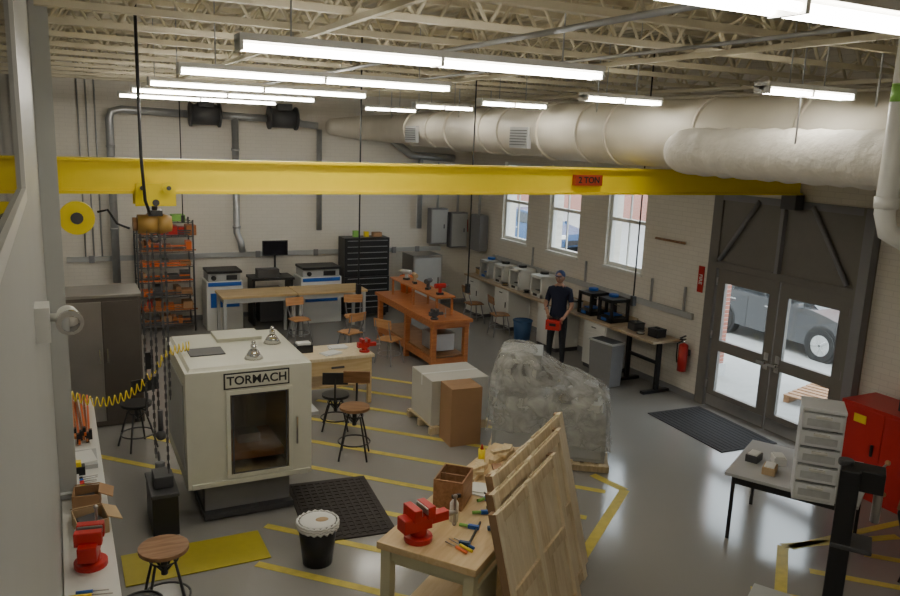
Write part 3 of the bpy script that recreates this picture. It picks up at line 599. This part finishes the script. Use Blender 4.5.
# ------------------------------------------------------------------ right counter
c=B('long_counter');cx0,cx1=8.46,XR-.01
c.b2((cx0,10.5,.89),(cx1,16.0,.93),TOPL)
for y0,y1 in ((10.65,11.3),(12.2,12.85),(14.0,14.6),(15.3,15.95)):
    c.b2((cx0+.04,y0,.08),(cx1-.02,y1,.89),WHT);c.b2((cx0+.07,y0,0),(cx1-.02,y1,.08),DKG)
    c.b2((cx0+.022,y0+.02,.12),(cx0+.04,y1-.02,.68),WHT);c.b2((cx0+.022,y0+.02,.71),(cx0+.04,y1-.02,.87),WHT);c.b2((cx0+.0,(y0+y1)/2-.06,.79),(cx0+.022,(y0+y1)/2+.06,.805),DKG);c.b2((cx0+.0,y0+.08,.5),(cx0+.022,y0+.095,.62),DKG)
c.b2((cx1-.02,10.5,.93),(cx1,16.0,1.03),TOPL);c.done(.004)
t=B('side_table',(8.75,9.94,0));t.box((0,0,.905),(.58,1.08,.045),TOPL)
for sy in (-.38,.38): t.box((0,sy,.46),(.07,.07,.86),BLK);t.box((-.02,sy,.025),(.55,.09,.05),BLK);t.box((0,sy,.87),(.45,.07,.04),BLK)
t.box((0,0,.5),(.05,.7,.05),BLK);t.done(.004)
o=B('slim_trash_can',(8.22,10.25,0),8);o.box((0,0,.37),(.27,.48,.74),MGR,tx=1.12,ty=1.12);o.box((0,0,.75),(.33,.56,.03),LGR);o.box((0,0,.768),(.26,.49,.01),BLK);o.done(.01)
o=B('recycling_bin',(8.22,12.95,0));o.cyl((0,0,0),(0,0,.5),.15,NAV,.19,n=20);o.tor((0,0,.5),.19,.014,NAV);o.done()
def printer3d(x,y,body,acc,s=.42,open_=False):
    p=B('desktop_3d_printer',(x,y,.932),0);h=s*1.05;f=.05
    for sx in (-1,1):
        for sy in (-1,1): p.box((sx*(s/2-f/2),sy*(s/2-f/2),h/2),(f,f,h),body)
    p.box((0,0,.04),(s,s,.08),body);p.box((0,0,h-.03),(s,s,.06),body)
    if not open_:
        p.box((s/2-.01,0,h/2),(.015,s-.02,h-.1),body);p.box((0,s/2-.01,h/2),(s-.02,.015,h-.1),body);p.box((0,-s/2+.01,h/2),(s-.02,.015,h-.1),body)
    p.box((0,0,.12),(s*.6,s*.6,.015),acc);p.box((0,0,h-.14),(.06,.06,.1),BLK);p.cyl((-.0,-s/2+.03,h-.12),(0,s/2-.03,h-.12),.008,STN)
    p.box((-s/2-.006,0,.05),(.012,.14,.05),acc);p.cyl((.05,s*.2,h),(.05,s*.2,h+.05),.09,acc,n=18);p.done(.006)
printer3d(8.78,13.1,WHT,BLK);printer3d(8.78,13.95,WHT,BLK);printer3d(8.8,14.7,WHT,BLK,.38);printer3d(8.8,15.35,LGR,BLU,.38)
printer3d(8.78,10.85,BLK,BLU,.40,True);printer3d(8.78,11.45,BLK,BLU,.40,True)
for x,y,m_ in ((8.78,12.0,LGR),(8.75,9.65,BLK),(8.73,10.15,DKG),(8.75,12.5,CARD),(8.8,15.8,CARDL)):
    o=B('parts_box',(x,y,.935),random.uniform(-15,15));o.box((0,0,.06),(.2,.22,.12),m_);o.box((0,0,.13),(.21,.23,.02),BLK);o.cyl((0,-.05,.14),(0,.05,.14),.02,m_);o.done(.004)
for i,(x,y,m_) in enumerate(((8.6,12.25,PAPER),(8.62,13.5,BLK),(8.6,14.35,CARDL),(8.62,9.9,PAPER))):
    o=B('filament_spool',(x,y,.935),i*25);o.cyl((0,0,0),(0,0,.008),.07,BLK,n=18);o.cyl((0,0,.008),(0,0,.05),.05,m_,n=18);o.cyl((0,0,.05),(0,0,.058),.07,BLK,n=18);o.done()
lab_chair(8.15,14.9,90,BRW);lab_chair(8.15,13.75,80,BRW)
o=B('fire_extinguisher',(XR-.13,9.22,.45));o.cyl((0,0,0),(0,0,.42),.075,RED,n=20);o.sph((0,0,.42),.075,RED,(1,1,.6));o.cyl((0,0,.45),(0,0,.52),.02,CHR);o.box((-.03,0,.53),(.12,.03,.02),BLK);o.box((-.03,0,.57),(.12,.03,.015),BLK,r=(0,-15,0));o.tube([(0,.02,.5),(-.06,.08,.45),(-.05,.09,.25),(-.03,.09,.12)],.012,BLK);o.box((.1,0,.3),(.04,.08,.1),DKG);o.done()
o=B('fire_sign',(XR-.008,9.12,1.98));o.box((0,0,0),(.012,.12,.42),RED);so=o.done();text('FIRE',.09,WHT,so,(-.008,0,0),(90,90,-90))
# ------------------------------------------------------------------ right foreground
FT=29;t=leg_table('folding_table',6.83,5.18,FT,1.15,1.25,.75,LGR,BLK,.035,.035,.08);t.done(.004)
o=B('plastic_drawer_tower',(6.43,4.72,.751),-48);w_,d2,h_=.36,.36,.92
PW=mat('translucent_white_plastic',(.80,.82,.84),.3,var=.03);PW2=mat('clouded_drawer_front',(.60,.62,.64),.35,var=.15,scale=14)
for sx in (-1,1): o.box((sx*w_/2,0,h_/2),(.015,d2,h_),PW)
o.box((0,d2/2,h_/2),(w_,.012,h_),PW);o.box((0,0,h_-.01),(w_+.02,d2+.02,.03),PW);o.box((0,0,.01),(w_,d2,.02),PW)
for i in range(5):
    z=.1+i*.175;o.box((0,-.0,z),(w_-.03,d2-.02,.012),PW);o.box((0,-d2/2,z+.0),(w_-.02,.015,.145),PW);o.box((0,-d2/2-.02,z+.05),(.14,.03,.02),WHT);o.box((0,-d2/2-.009,z-.01),(w_-.08,.003,.07),PW2)
    o.box((0,-d2/2+.004,z+.082),(w_-.01,.012,.008),LGR)
o.done(.004)
for x,y,m_ in ((6.45,5.25,CARDL),(6.75,5.4,PAPER),(7.1,5.35,YEL),(7.35,4.9,YEL),(6.55,5.55,DKG)):
    o=B('supply_box',(x,y,.751),random.uniform(0,60));o.box((0,0,.04),(.18,.13,.08),m_);o.box((.0,0,.085),(.15,.1,.02),PAPER);o.done(.006)
c=B('red_cabinet',(8.70,5.35,0));c.box((0,0,.56),(.62,1.15,1.12),RED);c.b2((-.322,-.55,.08),(-.312,-.005,1.08),RED);c.b2((-.322,.005,.08),(-.312,.55,1.08),RED);c.box((-.33,.1,.62),(.03,.03,.14),BLK);c.box((-.325,.3,.95),(.01,.16,.1),YEL);c.box((-.325,-.3,.95),(.01,.16,.1),PAPER);c.done(.008)
o=B('toolbox',(8.7,5.15,1.121));o.box((0,0,.09),(.22,.4,.18),DKG);o.tube([(0,-.1,.18),(0,-.1,.23),(0,.1,.23),(0,.1,.18)],.01,BLK);o.done(.01)
c=B('drill_press',(5.64,3.72,0),35);c.box((0,0,.04),(.5,.4,.08),DKG);c.box((-.03,.08,.8),(.12,.15,1.5),BLK);c.box((.05,.0,.9),(.3,.3,.04),DKG);c.box((.08,-.02,1.46),(.2,.30,.18),BLK);c.cyl((.08,-.14,1.1),(.08,-.14,1.4),.035,STN)
c.cyl((.18,-.1,1.42),(.26,-.1,1.42),.02,STN)
for k in range(3):
    a=k*2.09;c.cyl((.26,-.1,1.42),(.26,-.1+.16*math.cos(a),1.42+.16*math.sin(a)),.01,STN);c.sph((.26,-.1+.16*math.cos(a),1.42+.16*math.sin(a)),.022,CHW)
c.cyl((.1,.12,1.53),(.1,.12,1.58),.06,DKG);c.done(.01)
c=B('grey_storage_box',(5.1,4.0,0),30);c.box((0,0,.17),(.4,.3,.34),MGR);c.box((0,0,.35),(.42,.32,.03),LGR);c.done(.008)
stool('drafting_chair',7.25,4.0,.5,BRW,BLK,True,20)
# ------------------------------------------------------------------ outside
B('ground').b2((XR+.36,-20,-.2),(70,60,-.03),ASPH).done()
B('brick_building').b2((27,14,-.03),(40,60,9),REDB).done()
B('brick_pier').b2((XR+1.3,9.98,-.03),(XR+1.6,10.3,4.2),REDB).b2((XR+1.27,9.95,-.03),(XR+1.63,10.33,.2),LGR).done()
def car(x,y,rz,paint):
    c=B('parked_car',(x,y,-.03),rz);L,W_=4.3,1.74
    low=[(-2.1,.32),(-2.15,.55),(-2.05,.75),(-1.3,.92),(-.95,.98),(1.5,1.02),(2.0,.95),(2.12,.7),(2.12,.4),(2.0,.28),(-1.9,.24)]
    c.prism(low,'X',-W_/2,W_/2,paint)
    cab=[(-1.05,.94),(-.35,1.42),(.0,1.48),(1.2,1.46),(1.65,1.35),(2.02,.96)]
    c.prism(cab,'X',-.68,.68,paint)
    gl=[(-.86,.98),(-.3,1.36),(.02,1.41),(1.15,1.39),(1.55,1.28),(1.7,1.0)]
    c.prism(gl,'X',-.72,.72,CGLASS)
    for s in (-1,1):
        c.box((s*.725,.3,1.2),(.02,.06,.42),paint);c.box((s*.725,1.2,1.2),(.02,.06,.42),paint)
        c.box((s*(W_/2+.08),-.75,1.02),(.16,.1,.11),paint);c.box((s*(W_/2+.002),.05,.82),(.01,.2,.03),CHR);c.box((s*(W_/2+.002),1.05,.82),(.01,.2,.03),CHR)
        for wy in (-1.3,1.3):
            c.cyl((s*(W_/2-.2),wy,.33),(s*(W_/2+.008),wy,.33),.38,BLK,n=28)
            c.cyl((s*(W_/2-.18),wy,.32),(s*(W_/2+.03),wy,.32),.32,TIRE,n=28);c.cyl((s*(W_/2+.02),wy,.32),(s*(W_/2+.035),wy,.32),.21,LGR,n=20)
            for k in range(5):
                a=k*1.257;c.box((s*(W_/2+.04),wy+.1*math.cos(a),.32+.1*math.sin(a)),(.015,.2,.045),CHR,r=(math.degrees(a),0,0))
        for yy in (-.45,.62): c.box((s*(W_/2+.001),yy,.62),(.006,.012,.66),BLK)
        c.box((s*.62,-2.06,.68),(.36,.14,.14),PAPER);c.box((s*.68,2.08,.8),(.28,.1,.2),RED)
    c.box((0,-2.13,.45),(.9,.05,.18),BLK);c.done(.03)
car(14.15,11.3,0,CARP);car(16.5,25.5,10,mat('car_paint_blue',(.05,.10,.2),.25,.3,var=0));car(20,19.5,80,mat('car_paint_dark',(.05,.05,.06),.25,.3,var=0))
pl=B('pallet',(11.2,8.1,-.03),15)
for i in range(7): pl.box((-.5+i*.165,0,.12),(.12,1.1,.02),BRW)
for yy in (-.5,0,.5): pl.box((0,yy,.055),(1.1,.09,.11),BRW)
pl.done()
# ------------------------------------------------------------------ man
PX,PY,PR=8.02,11.45,-50
man=bpy.data.objects.new('man',None);COL.objects.link(man);man.location=(PX,PY,0);man.rotation_euler=(0,0,math.radians(PR))
V=[(0,0,.96),(0,.0,1.1),(0,.015,1.27),(0,.02,1.42),(0,-.005,1.51),(0,-.03,1.57),
 (.095,0,.88),(.11,-.03,.50),(.115,.02,.10),(.125,-.07,.04),(.13,-.17,.035),
 (-.095,0,.88),(-.13,-.0,.50),(-.15,.05,.10),(-.165,-.04,.04),(-.175,-.14,.035),
 (.175,.015,1.41),(.235,.0,1.13),(.16,-.2,.96),(-.175,.015,1.41),(-.245,-.0,1.13),(-.13,-.22,.98)]
RAD=[(.155,.11),(.145,.10),(.165,.115),(.15,.10),(.062,.062),(.055,.055),
 (.095,.095),(.062,.066),(.042,.045),(.045,.04),(.036,.028),(.095,.095),(.062,.066),(.042,.045),(.045,.04),(.036,.028),
 (.07,.07),(.047,.047),(.029,.029),(.07,.07),(.047,.047),(.029,.029)]
E=[(0,1),(1,2),(2,3),(3,4),(4,5),(0,6),(6,7),(7,8),(8,9),(9,10),(0,11),(11,12),(12,13),(13,14),(14,15),(3,16),(16,17),(17,18),(3,19),(19,20),(20,21)]
me=bpy.data.meshes.new('sk');me.from_pydata(V,E,[]);o=bpy.data.objects.new('sk',me);COL.objects.link(o)
o.modifiers.new('s','SKIN');sv=me.skin_vertices[0].data
for i,r_ in enumerate(RAD): sv[i].radius=r_;sv[i].use_root=(i==0)
sd=o.modifiers.new('ss','SUBSURF');sd.levels=2;sd.render_levels=2
dg=bpy.context.evaluated_depsgraph_get();me2=bpy.data.meshes.new_from_object(o.evaluated_get(dg));bpy.data.objects.remove(o)
for m_ in (SHIRT,PANTS,SKIN,BLK): me2.materials.append(m_)
for p in me2.polygons:
    c_=p.center;p.use_smooth=True
    if c_.z<.085: p.material_index=3
    elif c_.z<.94 and abs(c_.x)<.24 and c_.y>-.14 or c_.z<.8: p.material_index=1
    elif c_.z>1.49: p.material_index=2
    elif (abs(c_.x)>.17 and c_.z<1.22 and (abs(c_.x)>.2 or c_.y<-.1)) or c_.y<-.13: p.material_index=2
    else: p.material_index=0
bo=bpy.data.objects.new('body',me2);COL.objects.link(bo);bo.parent=man
h=B('head');hc=Vector((0,-.05,1.655))
h.sph(hc,.1,SKIN,(.78,.95,1.15),n=24,rot=(20,0,0));h.sph((0,-.085,1.60),.055,SKIN,(.9,.8,.8))
h.sph((0,-.155,1.63),.017,SKIN,(.7,1.2,1.3));h.box((0,-.142,1.592),(.045,.01,.009),mat('lips',(.35,.12,.1),.5))
for s in (-1,1):
    h.sph((s*.03,-.138,1.655),.011,PAPER);h.sph((s*.03,-.147,1.653),.006,BLK);h.box((s*.03,-.142,1.675),(.03,.012,.007),HAIR);h.sph((s*.079,-.04,1.645),.026,SKIN,(.35,.7,1.15))
h.sph((0,-.025,1.67),.1,HAIR,(.82,.92,1.0),n=20);h.sph((0,-.03,1.70),.1,CAPM,(.88,1.02,.85),n=24);h.prism([(.075,-.09),(.07,-.17),(.03,-.215),(-.03,-.215),(-.07,-.17),(-.075,-.09)],'Z',1.695,1.703,CAPM)
h.done(.002,man)
def hand(name,wr,d,sgn):
    h=B(name);wr=Vector(wr);d=Vector(d).normalized();side=Vector((sgn*-.5,.1,-.85)).normalized();side=(side-d*side.dot(d)).normalized();nrm=d.cross(side)
    h.tube([wr-d*.01,wr+d*.03,wr+d*.075],.03,SKIN,n=10,rr=[.026,.036,.034])
    for i,(L_,off) in enumerate(((.07,-.03),(.078,-.01),(.073,.01),(.058,.03))):
        b0=wr+d*.07+side*off;h.tube([b0,b0+d*L_*.45+nrm*.012,b0+d*L_*.6+nrm*.04,b0+d*L_*.35+nrm*.06],.009,SKIN,n=6,rr=[.0095,.009,.0085,.007])
    b0=wr+d*.02-side*.03;h.tube([b0,b0+d*.02-side*.025+nrm*.015,b0+d*.05-side*.02+nrm*.04],.01,SKIN,n=6,rr=[.012,.0105,.008]);h.done(0,man)
hand('hand_left',(.16,-.2,.96),(-.45,-.6,-.45),1);hand('hand_right',(-.13,-.22,.98),(.4,-.6,-.5),-1)
rt=B('red_tool_case');rt.box((.01,-.33,.84),(.26,.12,.18),RED);rt.tube([(-.07,-.33,.93),(-.06,-.33,.955),(.08,-.33,.955),(.09,-.33,.93)],.011,BLK);rt.box((.01,-.395,.85),(.12,.01,.05),BLK);rt.done(.012,man)
# ------------------------------------------------------------------ light + camera
w=bpy.data.worlds.new('world');bpy.context.scene.world=w;w.use_nodes=True
bg=w.node_tree.nodes['Background'];bg.inputs[0].default_value=(.86,.93,1,1);bg.inputs[1].default_value=6.0
s=bpy.data.lights.new('sun','SUN');s.energy=3;s.angle=.1;so=bpy.data.objects.new('sun',s);COL.objects.link(so);so.rotation_euler=(math.radians(35),math.radians(-20),0)
cam=bpy.data.cameras.new('camera');co=bpy.data.objects.new('camera',cam);COL.objects.link(co)
cam.sensor_width=36;cam.lens=781/900*36;cam.clip_start=.02;cam.clip_end=200
yaw,pit,rol=[math.radians(a) for a in (26.88,11.59,2.18)]
F0=Vector((math.sin(yaw),math.cos(yaw),0));R0=Vector((math.cos(yaw),-math.sin(yaw),0));Zv=Vector((0,0,1))
F=F0*math.cos(pit)-Zv*math.sin(pit);U=F0*math.sin(pit)+Zv*math.cos(pit);R=R0*math.cos(rol)+U*math.sin(rol);U2=U*math.cos(rol)-R0*math.sin(rol)
co.matrix_world=Matrix(((R.x,U2.x,-F.x,0),(R.y,U2.y,-F.y,0),(R.z,U2.z,-F.z,4.03),(0,0,0,1)))
bpy.context.scene.camera=co
